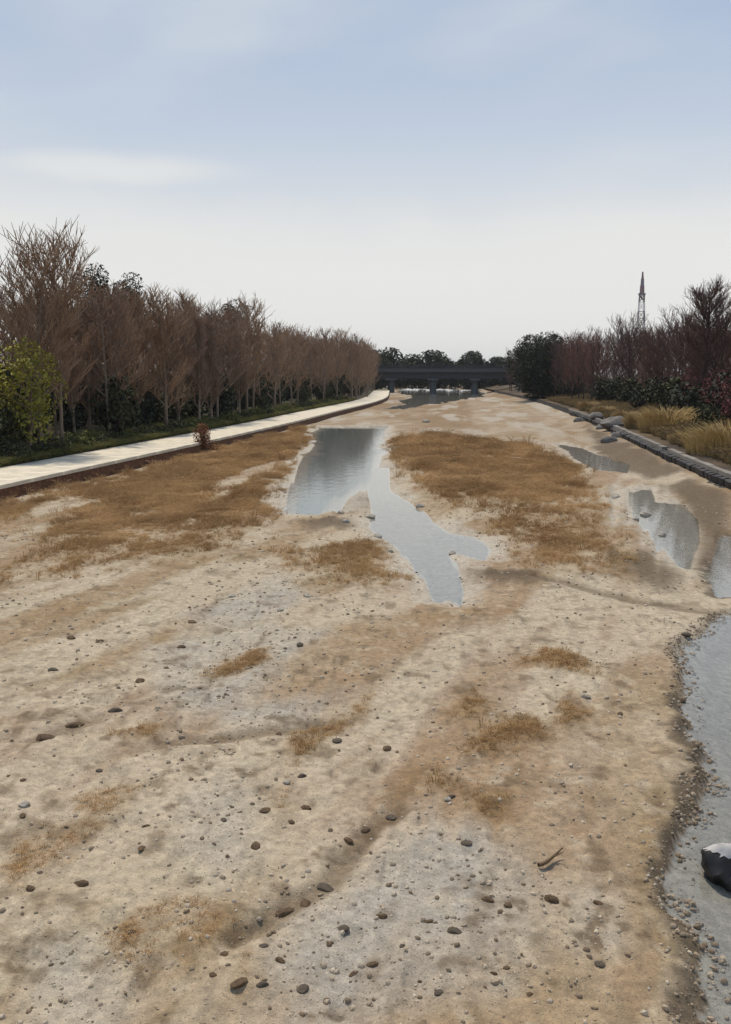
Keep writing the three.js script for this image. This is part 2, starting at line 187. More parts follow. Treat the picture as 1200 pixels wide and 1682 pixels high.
// ---------- the ground to the horizon, the river bed and the banks ----------
const grainTile = tex(1024, (u, v) => { const f = pfbm(u, v, 26, 5), s = pnoise(u * 256, v * 256, 256), k = pnoise(u * 90, v * 90, 90); return 0.86 + (f - 0.5) * 0.32 + (s - 0.5) * 0.16 - (k > 0.86 ? (k - 0.86) * 1.6 : 0) + (k < 0.1 ? 0.1 : 0); }, true);
const grainBump = tex(1024, (u, v) => { const f = pfbm(u, v, 22, 6), s = pnoise(u * 256, v * 256, 256), k = pnoise(u * 90, v * 90, 90); return 0.45 + (f - 0.5) * 0.9 + (s - 0.5) * 0.22 + (k > 0.84 ? (k - 0.84) * 1.5 : 0); });
function sheet(nx, nz, fx, fz, fy, uvScale = 0.4) {
  const pos = new Float32Array((nx + 1) * (nz + 1) * 3), clr = new Float32Array(pos.length), uv = new Float32Array((nx + 1) * (nz + 1) * 2), idx = [];
  for (let j = 0, o = 0; j <= nz; j++) { const z = fz(j / nz); for (let i = 0; i <= nx; i++, o++) { const x = fx(i / nx, z), [y, c] = fy(x, z, i / nx); pos.set([x, y, z], o * 3); clr.set(c, o * 3); uv.set([x * uvScale, z * uvScale], o * 2); } }
  for (let j = 0; j < nz; j++) for (let i = 0; i < nx; i++) { const a = j * (nx + 1) + i, b = a + nx + 1; idx.push(a, a + 1, b, b, a + 1, b + 1); }
  const g = new THREE.BufferGeometry(); g.setAttribute('position', new THREE.BufferAttribute(pos, 3)); g.setAttribute('color', new THREE.BufferAttribute(clr, 3)); g.setAttribute('uv', new THREE.BufferAttribute(uv, 2)); g.setIndex(new THREE.BufferAttribute(new Uint32Array(idx), 1)); g.computeVertexNormals();
  const n = g.attributes.normal; if (n.getY(Math.floor(n.count / 2)) < 0) { const ix = g.index.array; for (let i = 0; i < ix.length; i += 3) { const t = ix[i]; ix[i] = ix[i + 1]; ix[i + 1] = t; } g.computeVertexNormals(); }
  return g;
}
const bedMat = new THREE.MeshStandardMaterial({ vertexColors: true, map: grainTile, bumpMap: grainBump, bumpScale: 0.018, roughness: 0.95 });
{
  const zAt = (t) => { const k = t * 1.06 - 0.06; return k < 0 ? 14 * (-k / 0.06) - 4 * (1 + k / 0.06) : -4 * Math.exp(k * Math.log(640 / 4)); };
  const xAt = (t, z) => { const s = t * 2 - 1, l = wallX(z) - 0.3, r = bankX(z) + 0.3, c = lerp(-1, (l + r) / 2, sstep(10, 80, -z)), k = lerp(0.2, 1, sstep(5, 70, -z)); const q = k * s + (1 - k) * s * s * s; return q < 0 ? c + (c - l) * q : c + (r - c) * q; };
  struct('riverbed', sheet(520, 860, xAt, zAt, (x, z) => { const b = bed(x, z); return [b.y, bedColor(x, z, b)]; }), bedMat);
}
struct('ground', (() => { const g = new THREE.PlaneGeometry(9000, 9000); g.rotateX(-Math.PI / 2); g.translate(0, -1, -3000); return g; })(), mat(col(96, 92, 70)));

// ---------- water: each pool a flat sheet in its hollow ----------
const ripple = tex(512, (u, v) => pfbm(u, v, 10, 5));
const waterMat = (r, b) => new THREE.MeshPhysicalMaterial({ color: new THREE.Color(0.93, 0.96, 0.97), transmission: 1, thickness: 0, roughness: r, ior: 1.33, bumpMap: ripple, bumpScale: b });
function pool(name, poly, grow, y, m, uvs) {
  let cx = 0, cz = 0; for (const [x, z] of poly) { cx += x / poly.length; cz += z / poly.length; }
  const s = new THREE.Shape(poly.map(([x, z]) => { const dx = x - cx, dz = z - cz, l = Math.hypot(dx, dz) || 1; return new THREE.Vector2(x + dx / l * grow, -(z + dz / l * grow)); }));
  const g = new THREE.ShapeGeometry(s); g.rotateX(-Math.PI / 2); g.translate(0, y, 0);
  const p = g.attributes.position, uv = g.attributes.uv; for (let i = 0; i < p.count; i++) uv.setXY(i, p.getX(i) * uvs, p.getZ(i) * uvs * 0.6);
  return struct(name, g, m);
}
const still = waterMat(0.03, 0.002), rippled = waterMat(0.05, 0.006);
const rect = (x0, x1, z0, z1) => [[x0, z0], [x1, z0], [x1, z1], [x0, z1]];   // each level reaches under the dry bed around its hollow
pool('long_pool_water', rect(-18, 4.6, -116, -22), 0, 0, rippled, 0.35);
pool('side_pool_water', rect(0.8, 12.9, -28.2, 9), 0, 0, still, 0.3);
pool('upper_side_pool_water', rect(5.2, 13.4, -92, -28.2), 0, 0, still, 0.4);
pool('far_river_water', FAR, 4, 0.002, rippled, 0.2);

// ---------- left side: retaining wall, promenade, verge ----------
const concreteTile = tex(512, (u, v) => { const f = pfbm(u, v, 5, 6), s = pnoise(u * 128, v * 128, 128); return 0.84 + (f - 0.5) * 0.3 + (s - 0.5) * 0.1; }, true);
const pathMat = mat(col(250, 240, 216), { map: concreteTile, roughness: 0.85 });
const PATH = 0.9;
const zs = []; for (let z = 30; z > -300; z -= 3) zs.push(z);
function ribbon(prof, uvScale = 0.3) {              // extrude profile(z) -> [[x, y], ...] along the bank
  const pos = [], uv = [], idx = [], n = prof(0).length;
  zs.forEach((z) => { let l = 0; prof(z).forEach(([x, y], i, a) => { if (i) l += Math.hypot(x - a[i - 1][0], y - a[i - 1][1]); pos.push(x, y, z); uv.push(l * uvScale, z * uvScale); }); });
  for (let j = 0; j + 1 < zs.length; j++) for (let i = 0; i + 1 < n; i++) { const a = j * n + i, b = a + n; idx.push(a, b, a + 1, a + 1, b, b + 1); }
  const g = new THREE.BufferGeometry(); g.setAttribute('position', new THREE.Float32BufferAttribute(pos, 3)); g.setAttribute('uv', new THREE.Float32BufferAttribute(uv, 2)); g.setIndex(idx); return toCreasedNormals(g, 0.5);
}
struct('promenade_path', ribbon((z) => [[wallX(z) - 0.4, PATH - 0.02], [wallX(z) - 4.6, PATH]]), pathMat);
{
  const stone = tex(512, (u, v) => { const f = pfbm(u, v, 6, 6), w = Math.abs(fr(v * 6) - 0.5), c = pnoise(u * 14, Math.floor(v * 6) * 3.7, 14); const k = 0.55 + f * 0.5 + (c - 0.5) * 0.3 - (w > 0.46 ? 0.2 : 0); return [k, k * 0.97, k * 0.94]; }, true, true);
  const w = thing('retaining_wall', 'low brown stone retaining wall below the pale promenade on the left bank', 'wall');
  part('wall_face', ribbon((z) => { const b = (noise(z * 0.7, 3) - 0.5) * 0.06; return [[wallX(z) - 0.1, PATH - 0.14], [wallX(z) + b, PATH - 0.14], [wallX(z) + 0.08 + b * 1.5, 0.45], [wallX(z) + 0.2, -0.1]]; }, 0.45), mat(col(122, 84, 56), { map: stone, roughness: 0.95 }), w);
  part('coping', ribbon((z) => [[wallX(z) - 0.4, PATH - 0.2], [wallX(z) - 0.4, PATH + 0.05], [wallX(z) + 0.04, PATH + 0.05], [wallX(z) + 0.06, PATH + 0.03], [wallX(z) + 0.06, PATH - 0.14], [wallX(z) - 0.1, PATH - 0.14]]), pathMat, w);
}
const leftY = (x, z) => { const d = (wallX(z) - 4.6) - x; return PATH + 0.06 + 0.5 * sstep(0, 4, d) + 0.9 * sstep(3, 30, d) + (fbm(x * 0.3, z * 0.3, 3) - 0.5) * 0.3 * sstep(0, 3, d); };
const rightY = (x, z) => { const d = x - (bankX(z) + 1.5); return 0.98 + 1.1 * sstep(0, 7, d) + 0.7 * sstep(5, 25, d) + (fbm(x * 0.3, z * 0.3, 3) - 0.5) * 0.35 * sstep(0, 3, d); };
const bankZ = (t) => 30 - 720 * Math.pow(t, 1.4);
const soilMat = new THREE.MeshStandardMaterial({ vertexColors: true, map: grainTile, bumpMap: grainBump, bumpScale: 0.03, roughness: 0.97 });
struct('verge', sheet(50, 200, (t, z) => wallX(z) - 4.6 - 140 * t * t, bankZ, (x, z) => { const n = fbm(x * 0.4, z * 0.3, 4); return [leftY(x, z), mix3(rgb(76, 82, 44), rgb(92, 76, 54), sstep(0.4, 0.65, n))]; }), soilMat);
struct('verge', sheet(50, 200, (t, z) => bankX(z) + 0.3 + 141 * t * t, bankZ, (x, z) => { const n = fbm(x * 0.4, z * 0.3, 4); return [rightY(x, z), mix3(rgb(112, 92, 62), rgb(70, 58, 44), sstep(0.35, 0.6, n))]; }), soilMat);

// ---------- right side: dark stone revetment with a pale concrete kerb ----------
{
  const w = thing('revetment_wall', 'dark stone block revetment with a pale concrete kerb along the right bank', 'wall');
  const stone = tex(256, (u, v) => 0.5 + pfbm(u, v, 6, 6) * 0.6, true), R = rng(57);
  part('backing', ribbon((z) => [[bankX(z) - 0.2, -0.1], [bankX(z) - 0.06, 0.35], [bankX(z) + 0.1, 0.9], [bankX(z) + 0.3, 0.9]], 0.5), mat(col(34, 33, 33), { map: stone }), w);
  const blockMats = [mat(col(40, 40, 42), { map: stone, roughness: 0.75 }), mat(col(52, 50, 50), { map: stone, roughness: 0.75 }), mat(col(34, 35, 38), { map: stone, roughness: 0.7 })];
  const blockGeos = [0, 1, 2, 3].map(() => { const g = new THREE.BoxGeometry(1, 1, 1, 2, 2, 2), p = g.attributes.position; for (let i = 0; i < p.count; i++) { const x = p.getX(i), y = p.getY(i), z = p.getZ(i), h = 0.9 + 0.1 * hash2(Math.round(x * 4 + y * 16 + z * 64) + 900, Math.round(z * 4 + x * 9 + y * 31)); const e = (Math.abs(x) > 0.4) + (Math.abs(y) > 0.4) + (Math.abs(z) > 0.4); const k = (e === 3 ? 0.86 : e === 2 ? 0.93 : 1) * h; p.setXYZ(i, x * k, y * k, z * k); } return toCreasedNormals(g, 0.7); });
  for (const [y0, hgt] of [[0.02, 0.46], [0.46, 0.44]]) for (let z = -30 - R(); z > -135;) { const l = 0.75 + R() * 0.7, zc = z - l / 2, dx = bankX(zc - 1) - bankX(zc + 1); const m = part('stone_block', blockGeos[Math.floor(R() * 4)], blockMats[Math.floor(R() * 3)], w); m.position.set(bankX(zc) - 0.12 + (y0 > 0.2 ? 0.1 : -0.02) + (R() - 0.5) * 0.08, y0 + hgt / 2, zc); m.scale.set(0.5, hgt * (0.95 + R() * 0.12), l * 1.03); m.rotation.set((R() - 0.5) * 0.08, Math.atan2(-dx, 2) + (R() - 0.5) * 0.1, 0.18); z -= l; }
  const kerbMats = [0, 1, 2].map((i) => mat(col(146 + i * 8, 140 + i * 8, 131 + i * 8), { map: concreteTile })), kg = new THREE.BoxGeometry(0.38, 0.2, 1);
  for (let z = -30; z > -140; z -= 2) { const zc = z - 1, dx = bankX(zc - 1) - bankX(zc + 1); if (R() < 0.04) continue; const m = part('kerb_stone', kg, kerbMats[Math.floor(R() * 3)], w); m.position.set(bankX(zc) + 0.28 + (R() - 0.5) * 0.05, 0.99 + (R() - 0.5) * 0.05, zc); m.scale.z = 1.95; m.rotation.set((R() - 0.5) * 0.02, Math.atan2(-dx, 2) + (R() - 0.5) * 0.02, (R() - 0.5) * 0.04); }
}
// ---------- trees ----------
function tubeInto(buf, a, b, ra, rb, sides = 3) {   // one tapered open tube
  const d = b.clone().sub(a), u = (Math.abs(d.y) > 0.9 * d.length() ? new THREE.Vector3(1, 0, 0) : new THREE.Vector3(0, 1, 0)).cross(d).normalize(), v = d.clone().cross(u).normalize(), o = buf.p.length / 3;
  for (let i = 0; i < sides; i++) { const t = i / sides * Math.PI * 2, c = Math.cos(t), s = Math.sin(t); const nx = u.x * c + v.x * s, ny = u.y * c + v.y * s, nz = u.z * c + v.z * s; buf.p.push(a.x + nx * ra, a.y + ny * ra, a.z + nz * ra, b.x + nx * rb, b.y + ny * rb, b.z + nz * rb); buf.n.push(nx, ny, nz, nx, ny, nz); }
  for (let i = 0; i < sides; i++) { const k = (i + 1) % sides; buf.i.push(o + i * 2, o + k * 2, o + i * 2 + 1, o + i * 2 + 1, o + k * 2, o + k * 2 + 1); }
}
const newBuf = () => ({ p: [], n: [], i: [] });
function geo(b) { const g = new THREE.BufferGeometry(); g.setAttribute('position', new THREE.Float32BufferAttribute(b.p, 3)); g.setAttribute('normal', new THREE.Float32BufferAttribute(b.n, 3)); g.setIndex(b.i); return g; }
const V = (x, y, z) => new THREE.Vector3(x, y, z);
function limb(buf, p, dir, len, r0, r1, segs, R, wob, up, sides) { // wandering tapered limb; returns its points
  const pts = [p.clone()]; let d = dir.clone().normalize(), q = p.clone();
  for (let i = 0; i < segs; i++) { d.add(V((R() - 0.5) * wob, (R() - 0.5) * wob + up, (R() - 0.5) * wob)).normalize(); const n = q.clone().addScaledVector(d, len / segs); tubeInto(buf, q, n, lerp(r0, r1, i / segs), lerp(r0, r1, (i + 1) / segs), sides); q = n; pts.push(n.clone()); }
  return pts;
}
function along(pts, t) { const k = clamp(t, 0, 0.999) * (pts.length - 1), i = Math.floor(k); return [pts[i].clone().lerp(pts[i + 1], k - i), pts[i + 1].clone().sub(pts[i]).normalize()]; }
function bareTree(seed, o) {                        // o: h, spread, tilt (0 upright .. 1 flat), limbs, sub, twigs, first, r, tw
  const R = rng(seed), T = newBuf(), B = newBuf();
  const trunk = limb(T, V(0, -0.3, 0), V(0, 1, 0), o.h * 0.96, o.r, 0.02, 9, R, 0.07, 0.05, 7);
  for (let i = 0; i < o.limbs; i++) {
    const t = lerp(o.first, 0.97, Math.pow((i + R() * 0.7) / o.limbs, 0.85)), [p] = along(trunk, t), a = i * 2.4 + R() * 0.8;
    const prof = o.shape(t), len = o.spread * prof * (0.75 + R() * 0.5), el = lerp(1.2, 0.25, o.tilt) + R() * 0.25;
    const L = limb(T, p, V(Math.cos(a) * Math.cos(el), Math.sin(el), Math.sin(a) * Math.cos(el)), len, o.r * 0.34 * (1.1 - t) + 0.018, 0.012, 4, R, 0.25, 0.07, 4);
    const ns = Math.max(3, Math.round(o.sub * (0.4 + prof * 0.8)));
    for (let k = 0; k < ns; k++) {
      const [q, d] = along(L, 0.2 + 0.8 * (k + R()) / ns), dd = d.clone().add(V((R() - 0.5) * 1.6, R() * 0.7, (R() - 0.5) * 1.6));
      const S = limb(B, q, dd, len * (0.3 + R() * 0.3) + 0.3, 0.022, 0.012, 2, R, 0.35, 0.12, 3);
      for (let m = 0; m < o.twigs; m++) { const [w, e] = along(S, (m + R()) / o.twigs), f = e.clone().add(V((R() - 0.5) * 1.8, R() * 0.9, (R() - 0.5) * 1.8)).normalize(), n = w.clone().addScaledVector(f, 0.35 + R() * 0.75); tubeInto(B, w, n, o.tw, o.tw * 0.45); }
    }
  }
  return [geo(T), geo(B)];
}
function leafTree(seed, o) {                        // leafy crown: lobes of small leaf faces round a limbed trunk
  const R = rng(seed), T = newBuf(), p = [], n = [], idx = [];
  const trunk = limb(T, V(0, -0.3, 0), V(0, 1, 0), o.h * 0.8, o.r, 0.04, 7, R, 0.1, 0.05, 7), lobes = [];
  for (let i = 0; i < o.lobes; i++) { const a = i * 2.399 + R(), t = (i + 0.5) / o.lobes, y = lerp(o.h * o.low, o.h * 0.9, t), rr = o.w * o.shape(t) * (0.35 + R() * 0.45), c = V(Math.cos(a) * rr, y, Math.sin(a) * rr); lobes.push([c, o.lobe * (0.7 + R() * 0.6)]); const [q] = along(trunk, clamp((y - 0.6) / (o.h * 0.8), 0.1, 0.95)); limb(T, q, c.clone().sub(q), c.distanceTo(q), 0.07, 0.02, 3, R, 0.2, 0.05, 4); }
  for (let i = 0; i < o.leaves; i++) {
    const [c, r] = lobes[Math.floor(R() * lobes.length)], th = R() * 6.283, ph = Math.acos(2 * R() - 1), rad = r * (0.55 + 0.5 * Math.pow(R(), 0.5)), d = V(Math.sin(ph) * Math.cos(th), Math.cos(ph), Math.sin(ph) * Math.sin(th)), q = c.clone().addScaledVector(d, rad); q.y = Math.max(0.08, q.y);
    const u = V(R() - 0.5, R() - 0.5, R() - 0.5).normalize(), v = u.clone().cross(V(R() - 0.5, R() - 0.5, R() - 0.5)).normalize(), s = o.leaf * (0.6 + R() * 0.8), b = p.length / 3, nn = u.clone().cross(v).normalize().add(d).normalize();
    for (const [a, e] of [[-1, 0], [0, -0.55], [1, 0], [0, 0.55]]) { p.push(q.x + (u.x * a + v.x * e) * s, q.y + (u.y * a + v.y * e) * s, q.z + (u.z * a + v.z * e) * s); n.push(nn.x, nn.y, nn.z); }
    idx.push(b, b + 1, b + 2, b, b + 2, b + 3);
  }
  return [geo(T), geo({ p, n, i: idx })];
}
const M = {
  bark: mat(col(126, 110, 94)), barkPale: mat(col(138, 124, 108)), barkDark: mat(col(70, 56, 50)),
  twig: mat(col(148, 121, 97)), twigB: mat(col(132, 109, 92)), twigDark: mat(col(92, 71, 62)), twigRed: mat(col(114, 79, 67)),
  evergreen: mat(col(52, 58, 38)), evergreenB: mat(col(62, 66, 40)), darkGreen: mat(col(40, 48, 34)), yellowGreen: mat(col(138, 134, 50)), blossom: mat(col(112, 62, 64)), rust: mat(col(128, 84, 54)), farGreen: mat(col(58, 64, 46)),
  straw: mat(col(182, 158, 106)), strawB: mat(col(168, 146, 104)),
};
const colShape = (t) => Math.sin(Math.PI * clamp(0.12 + t * 0.8)) * 0.85 + 0.15, roundShape = (t) => Math.sqrt(clamp(1 - (t * 1.9 - 0.95) ** 2, 0.08, 1)), coneShape = (t) => 1.05 - t * 0.85;
const upright = { h: 12.6, spread: 3.0, tilt: 0.35, limbs: 28, sub: 8, twigs: 6, first: 0.12, r: 0.15, tw: 0.026, shape: colShape };
const farOpt = { ...upright, limbs: 16, sub: 5, twigs: 4, tw: 0.036 };
const broad = { h: 12, spread: 4.4, tilt: 0.62, limbs: 24, sub: 7, twigs: 7, first: 0.16, r: 0.2, tw: 0.027, shape: (t) => roundShape(t) };
function makeTree(name, label, cat, gs, ms, group) { const t = thing(name, label, cat, [0, 0, 0], 0, group); part('trunk', gs[0], ms[0], t); part('crown', gs[1], ms[1], t); return t; }
function plant(list, label, group) { list.forEach(([src, x, y, z, turn, s]) => { if (!src.userData.used) { src.userData.used = 1; src.position.set(x, y, z); src.rotation.y = turn; if (Array.isArray(s)) src.scale.set(...s); else src.scale.setScalar(s); src.userData.label = label; src.userData.group = group; } else { const c = copy(src, [x, y, z], turn, s, label, group); delete c.userData.used; } }); }
const clean = [];
{
  const R = rng(11);
  const near = [0, 1, 2, 3, 4].map((i) => makeTree('bare_tree', '', 'tree', bareTree(100 + i, { ...upright, h: 11.4 + [0, 1.8, 0.6, 2.4, 1.2][i], spread: [2.6, 3.2, 2.3, 2.3, 3.4][i], tilt: [0.3, 0.55, 0.15, 0.4, 0.65][i], first: [0.06, 0.2, 0.1, 0.14, 0.24][i], shape: [colShape, roundShape, coneShape, colShape, roundShape][i] }), [i % 2 ? M.bark : M.barkPale, i % 2 ? M.twig : M.twigB]));
  const far = [0, 1, 2].map((i) => makeTree('bare_tree', '', 'tree', bareTree(200 + i, farOpt), [M.bark, i ? M.twig : M.twigB]));
  clean.push(...near, ...far);
  const rows = { front: [], mid: [], back: [], far: [] };
  for (let row = 0; row < 5; row++) for (let z = -40 - row * 2; z > -335; z -= (z > -120 ? 4.0 : 6.4) + row * 0.4) {
    const zz = z + (R() - 0.5) * 2, x = wallX(zz) - lerp(7.4, 5.4, sstep(120, 200, -zz)) - row * 4.2 + (R() - 0.5) * 2.2, lod = zz < -115 || row >= 2;
    const src = lod ? far[Math.floor(R() * 3)] : near[Math.floor(R() * 5)];
    (zz < -125 ? rows.far : [rows.front, rows.mid, rows.back, rows.back, rows.back][row]).push([src, x, leftY(x, zz), zz, R() * 6.28, [0.9 + R() * 0.35, (0.73 + R() * 0.2) * lerp(1, 1.1, sstep(90, 220, -zz)) * lerp(1, 1.08, sstep(74, 58, -zz)), 0.9 + R() * 0.35]]);
  }
  const nth = ['first', 'second', 'third', 'fourth', 'fifth', 'sixth', 'seventh', 'eighth', 'ninth', 'tenth', 'eleventh', 'twelfth', 'thirteenth', 'fourteenth', 'fifteenth', 'sixteenth', 'seventeenth', 'eighteenth', 'nineteenth', 'twentieth', 'twenty-first', 'twenty-second', 'twenty-third', 'twenty-fourth'];
  let seen = 0; for (const r of rows.front.splice(0)) { if (r[1] / -r[3] < -0.44) continue; plant([r], nth[seen++] + ' bare brown tree from the left edge in the front row behind the promenade', 'front row of bare trees on the left bank'); }
  plant(rows.front, 'bare brown upright tree in the front row behind the left promenade', 'front row of bare trees on the left bank');
  plant(rows.mid, 'bare brown tree in the second row behind the left promenade', 'second row of bare trees on the left bank');
  plant(rows.back, 'bare brown tree deep in the wood on the left bank', 'rear bare trees on the left bank');
  plant(rows.far, 'small distant bare tree where the left bank runs to the bridge', 'distant bare trees on the left bank');
}
// right bank: darker bare trees
{
  const R = rng(21);
  const rb = [0, 1, 2, 3].map((i) => makeTree('bare_tree', '', 'tree', bareTree(300 + i, { ...broad, h: 10.5 + i * 0.5, spread: 3.2 + i * 0.35 }), [M.barkDark, i % 2 ? M.twigDark : M.twigRed]));
  const rf = [0, 1].map((i) => makeTree('bare_tree', '', 'tree', bareTree(340 + i, { ...farOpt, spread: 3.8, shape: roundShape, h: 11 }), [M.barkDark, i ? M.twigDark : M.twigRed]));
  clean.push(...rb, ...rf);
  const rows = { front: [], back: [], far: [] };
  for (let row = 0; row < 4; row++) for (let z = -62 - row * 3; z > -290; z -= 5.6 + row * 0.4) {
    const zz = z + (R() - 0.5) * 2.4, x = bankX(zz) + lerp(9.5, 4, sstep(110, 170, -zz)) + row * 4.6 + (R() - 0.5) * 2.4; if (Math.hypot(x - 22.9, zz + 92) < 3 || (zz > -92 && Math.abs(x / -zz - 22.9 / 92) < 0.035)) continue;
    const lod = zz < -140;
    (lod ? rows.far : row < 2 ? rows.front : rows.back).push([(lod ? rf : rb)[Math.floor(R() * (lod ? 2 : 4))], x, rightY(x, zz), zz, R() * 6.28, (0.64 + R() * 0.2) * lerp(1, 1.12, sstep(100, 200, -zz))]);
  }
  plant(rows.front, 'dark reddish-brown bare tree on the right bank behind the dry shrubs', 'dark bare trees on the right bank');
  plant(rows.back, 'dark bare tree at the back of the right bank wood', 'rear dark bare trees on the right bank');
  plant(rows.far, 'small distant dark tree far along the right bank', 'distant dark trees on the right bank');
  const tall = makeTree('bare_tree', 'tallest dark egg-shaped bare tree on the right bank', 'tree', bareTree(360, { ...broad, h: 12.4, spread: 2.9, limbs: 40, sub: 10, twigs: 8, first: 0.1, tw: 0.022 }), [M.barkDark, M.twigDark]);
  tall.position.set(22.9, rightY(22.9, -92), -92); tall.scale.set(0.95, 0.93, 0.95);
}
// evergreens and shrubs
{
  const dome = makeTree('evergreen_tree', 'wide round-topped dark evergreen tree on the right bank near the bridge', 'tree', leafTree(400, { h: 12.2, w: 8.2, r: 0.4, low: 0.1, lobes: 40, lobe: 2.5, leaves: 26000, leaf: 0.2, shape: roundShape }), [M.barkDark, M.darkGreen]);
  dome.position.set(18.6, rightY(18.6, -205), -205);
  const yg = makeTree('willow_tree', 'yellow-green leafing tree among the brown trees on the far left', 'tree', leafTree(410, { h: 7, w: 2.3, r: 0.14, low: 0.25, lobes: 22, lobe: 0.9, leaves: 3600, leaf: 0.1, shape: colShape }), [M.bark, M.yellowGreen]);
  yg.position.set(-25.2, leftY(-25.2, -57), -57);
  const pine = leafTree(420, { h: 14, w: 2.2, r: 0.2, low: 0.72, lobes: 9, lobe: 0.9, leaves: 2600, leaf: 0.11, shape: () => 0.7 });
  const spots = [[-30.5, -83, 1.0, 'dark pine crown rising above the brown trees, left of a pair'], [-29, -86.5, 0.98, 'dark pine crown rising above the brown trees, right of a pair'], [-33, -66, 1.06, 'slim dark pine top above the tallest brown trees at far left'], [-26.5, -120, 1.0, 'dark pine crown above the brown trees beyond the rust-brown bush']];
  let first = null;
  for (const [x, z, s, label] of spots) { if (!first) { first = makeTree('pine_tree', label, 'tree', pine, [M.barkDark, M.darkGreen], 'dark pines in the left wood'); first.position.set(x, leftY(x, z), z); } else copy(first, [x, leftY(x, z), z], x * 3, s, label, 'dark pines in the left wood'); }
  // dark shrubs under the left trees
  const R = rng(33), sh = [0, 1, 2].map((i) => leafTree(430 + i, { h: 2.4, w: 1.1, r: 0.06, low: 0.2, lobes: 12, lobe: 0.55, leaves: 800, leaf: 0.125, shape: roundShape }));
  const src = sh.map((g, i) => makeTree('evergreen_shrub', '', 'shrub', g, [M.barkDark, [M.evergreen, M.darkGreen, M.evergreenB][i]])); clean.push(...src);
  const list = [], list2 = [], listR = [];
  for (let z = -44; z > -230; z -= 2.6 + R() * 2.4 + Math.max(0, -z - 110) * 0.03) { const x = wallX(z) - 6.2 - R() * 3.4, s = 0.7 + R() * 0.95; list.push([src[Math.floor(R() * 3)], x, leftY(x, z) - 0.05, z, R() * 6, [s, s * (0.8 + R() * 0.6), s]]); }
  for (let z = -42; z > -200; z -= 2.2 + R() * 1.6 + Math.max(0, -z - 90) * 0.03) { const x = wallX(z) - 11 - R() * 7, s = 1.1 + R() * 0.8; list2.push([src[Math.floor(R() * 3)], x, leftY(x, z) - 0.05, z, R() * 6, [s * 1.3, s * 1.15, s * 1.3]]); }
  plant(list2, 'large dark evergreen shrub deep under the bare trees of the left wood', 'dark undergrowth deep in the left wood');
  plant(list, 'dark green shrub under the bare trees beside the left promenade', 'dark shrubs along the left promenade');
  for (let z = -70; z > -240; z -= 1.7 + R() * 2) { const x = bankX(z) + 5 + R() * 7, s = 0.8 + R() * 0.8; listR.push([src[Math.floor(R() * 3)], x, rightY(x, z) - 0.05, z, R() * 6, [s * 1.2, s, s * 1.2]]); }
  plant(listR, 'dark green shrub at the foot of the right bank trees', 'dark shrubs on the right bank');
  // hedge plants at the path edge
  const lowG = [0, 1].map((i) => makeTree('low_shrub', '', 'shrub', leafTree(450 + i, { h: 0.8, w: 0.8, r: 0.03, low: 0.2, lobes: 8, lobe: 0.34, leaves: 700, leaf: 0.06, shape: roundShape }), [M.barkDark, i ? M.evergreenB : mat(col(92, 98, 48))])); clean.push(...lowG);
  const l2 = []; for (let z = -42; z > -180; z -= 2 + R() * 2.2) { const x = wallX(z) - 5.2 - R() * 0.7, s = 0.7 + R() * 0.6; l2.push([lowG[R() > 0.5 ? 1 : 0], x, leftY(x, z) - 0.04, z, R() * 6, [s * 1.2, s, s * 1.2]]); }
  plant(l2, 'low green shrub at the back edge of the pale promenade', 'low shrubs edging the promenade');
  // blossom shrubs on the right
  const bl = leafTree(460, { h: 4.6, w: 2.0, r: 0.09, low: 0.3, lobes: 18, lobe: 0.6, leaves: 1500, leaf: 0.075, shape: roundShape });
  let b0 = null; for (const [x, z, s, label] of [[23.5, -97, 1, 'dusky pink blossoming tree left of the tallest dark tree'], [20.6, -74, 0.85, 'dusky pink blossoming tree in front of the tallest dark tree'], [21.6, -70, 0.9, 'dusky pink blossoming tree at the right edge'], [24.5, -112, 0.9, 'smallest dusky pink blossoming tree below the mast'], [22.0, -84, 0.95, 'dusky pink blossoming tree at the foot of the tallest dark tree']]) { if (!b0) { b0 = makeTree('blossom_tree', label, 'tree', bl, [M.barkDark, M.blossom], 'pink blossoming trees on the right bank'); b0.position.set(x, rightY(x, z), z); } else copy(b0, [x, rightY(x, z), z], x, s, label, 'pink blossoming trees on the right bank'); }
  // rust-brown bush tumbling over the left wall
  const rb = makeTree('dry_bush', 'rust-brown dry bush tumbling over the left retaining wall', 'bush', leafTree(470, { h: 1.9, w: 0.9, r: 0.05, low: 0.1, lobes: 12, lobe: 0.42, leaves: 1500, leaf: 0.07, shape: coneShape }), [M.barkDark, M.rust]);
  rb.position.set(wallX(-72) + 0.05, 0.3, -72);
  // trees beyond the bridge
  const fe = makeTree('evergreen_tree', '', 'tree', leafTree(480, { h: 12, w: 5.2, r: 0.3, low: 0.06, lobes: 22, lobe: 2.0, leaves: 2400, leaf: 0.42, shape: roundShape }), [M.barkDark, M.farGreen]); clean.push(fe);
  const fl = []; for (let i = 0; i < 44; i++) { const x = -66 + i * 2.6 + (R() - 0.5) * 3, z = -345 - R() * 60; fl.push([fe, x, 0.6, z, R() * 6, 0.75 + R() * 0.35 + (x < -20 ? 0.15 : 0)]); }
  plant(fl, 'dark hazy tree beyond the far bridge', 'trees beyond the far bridge');
}
for (const s of clean) delete s.userData.used;

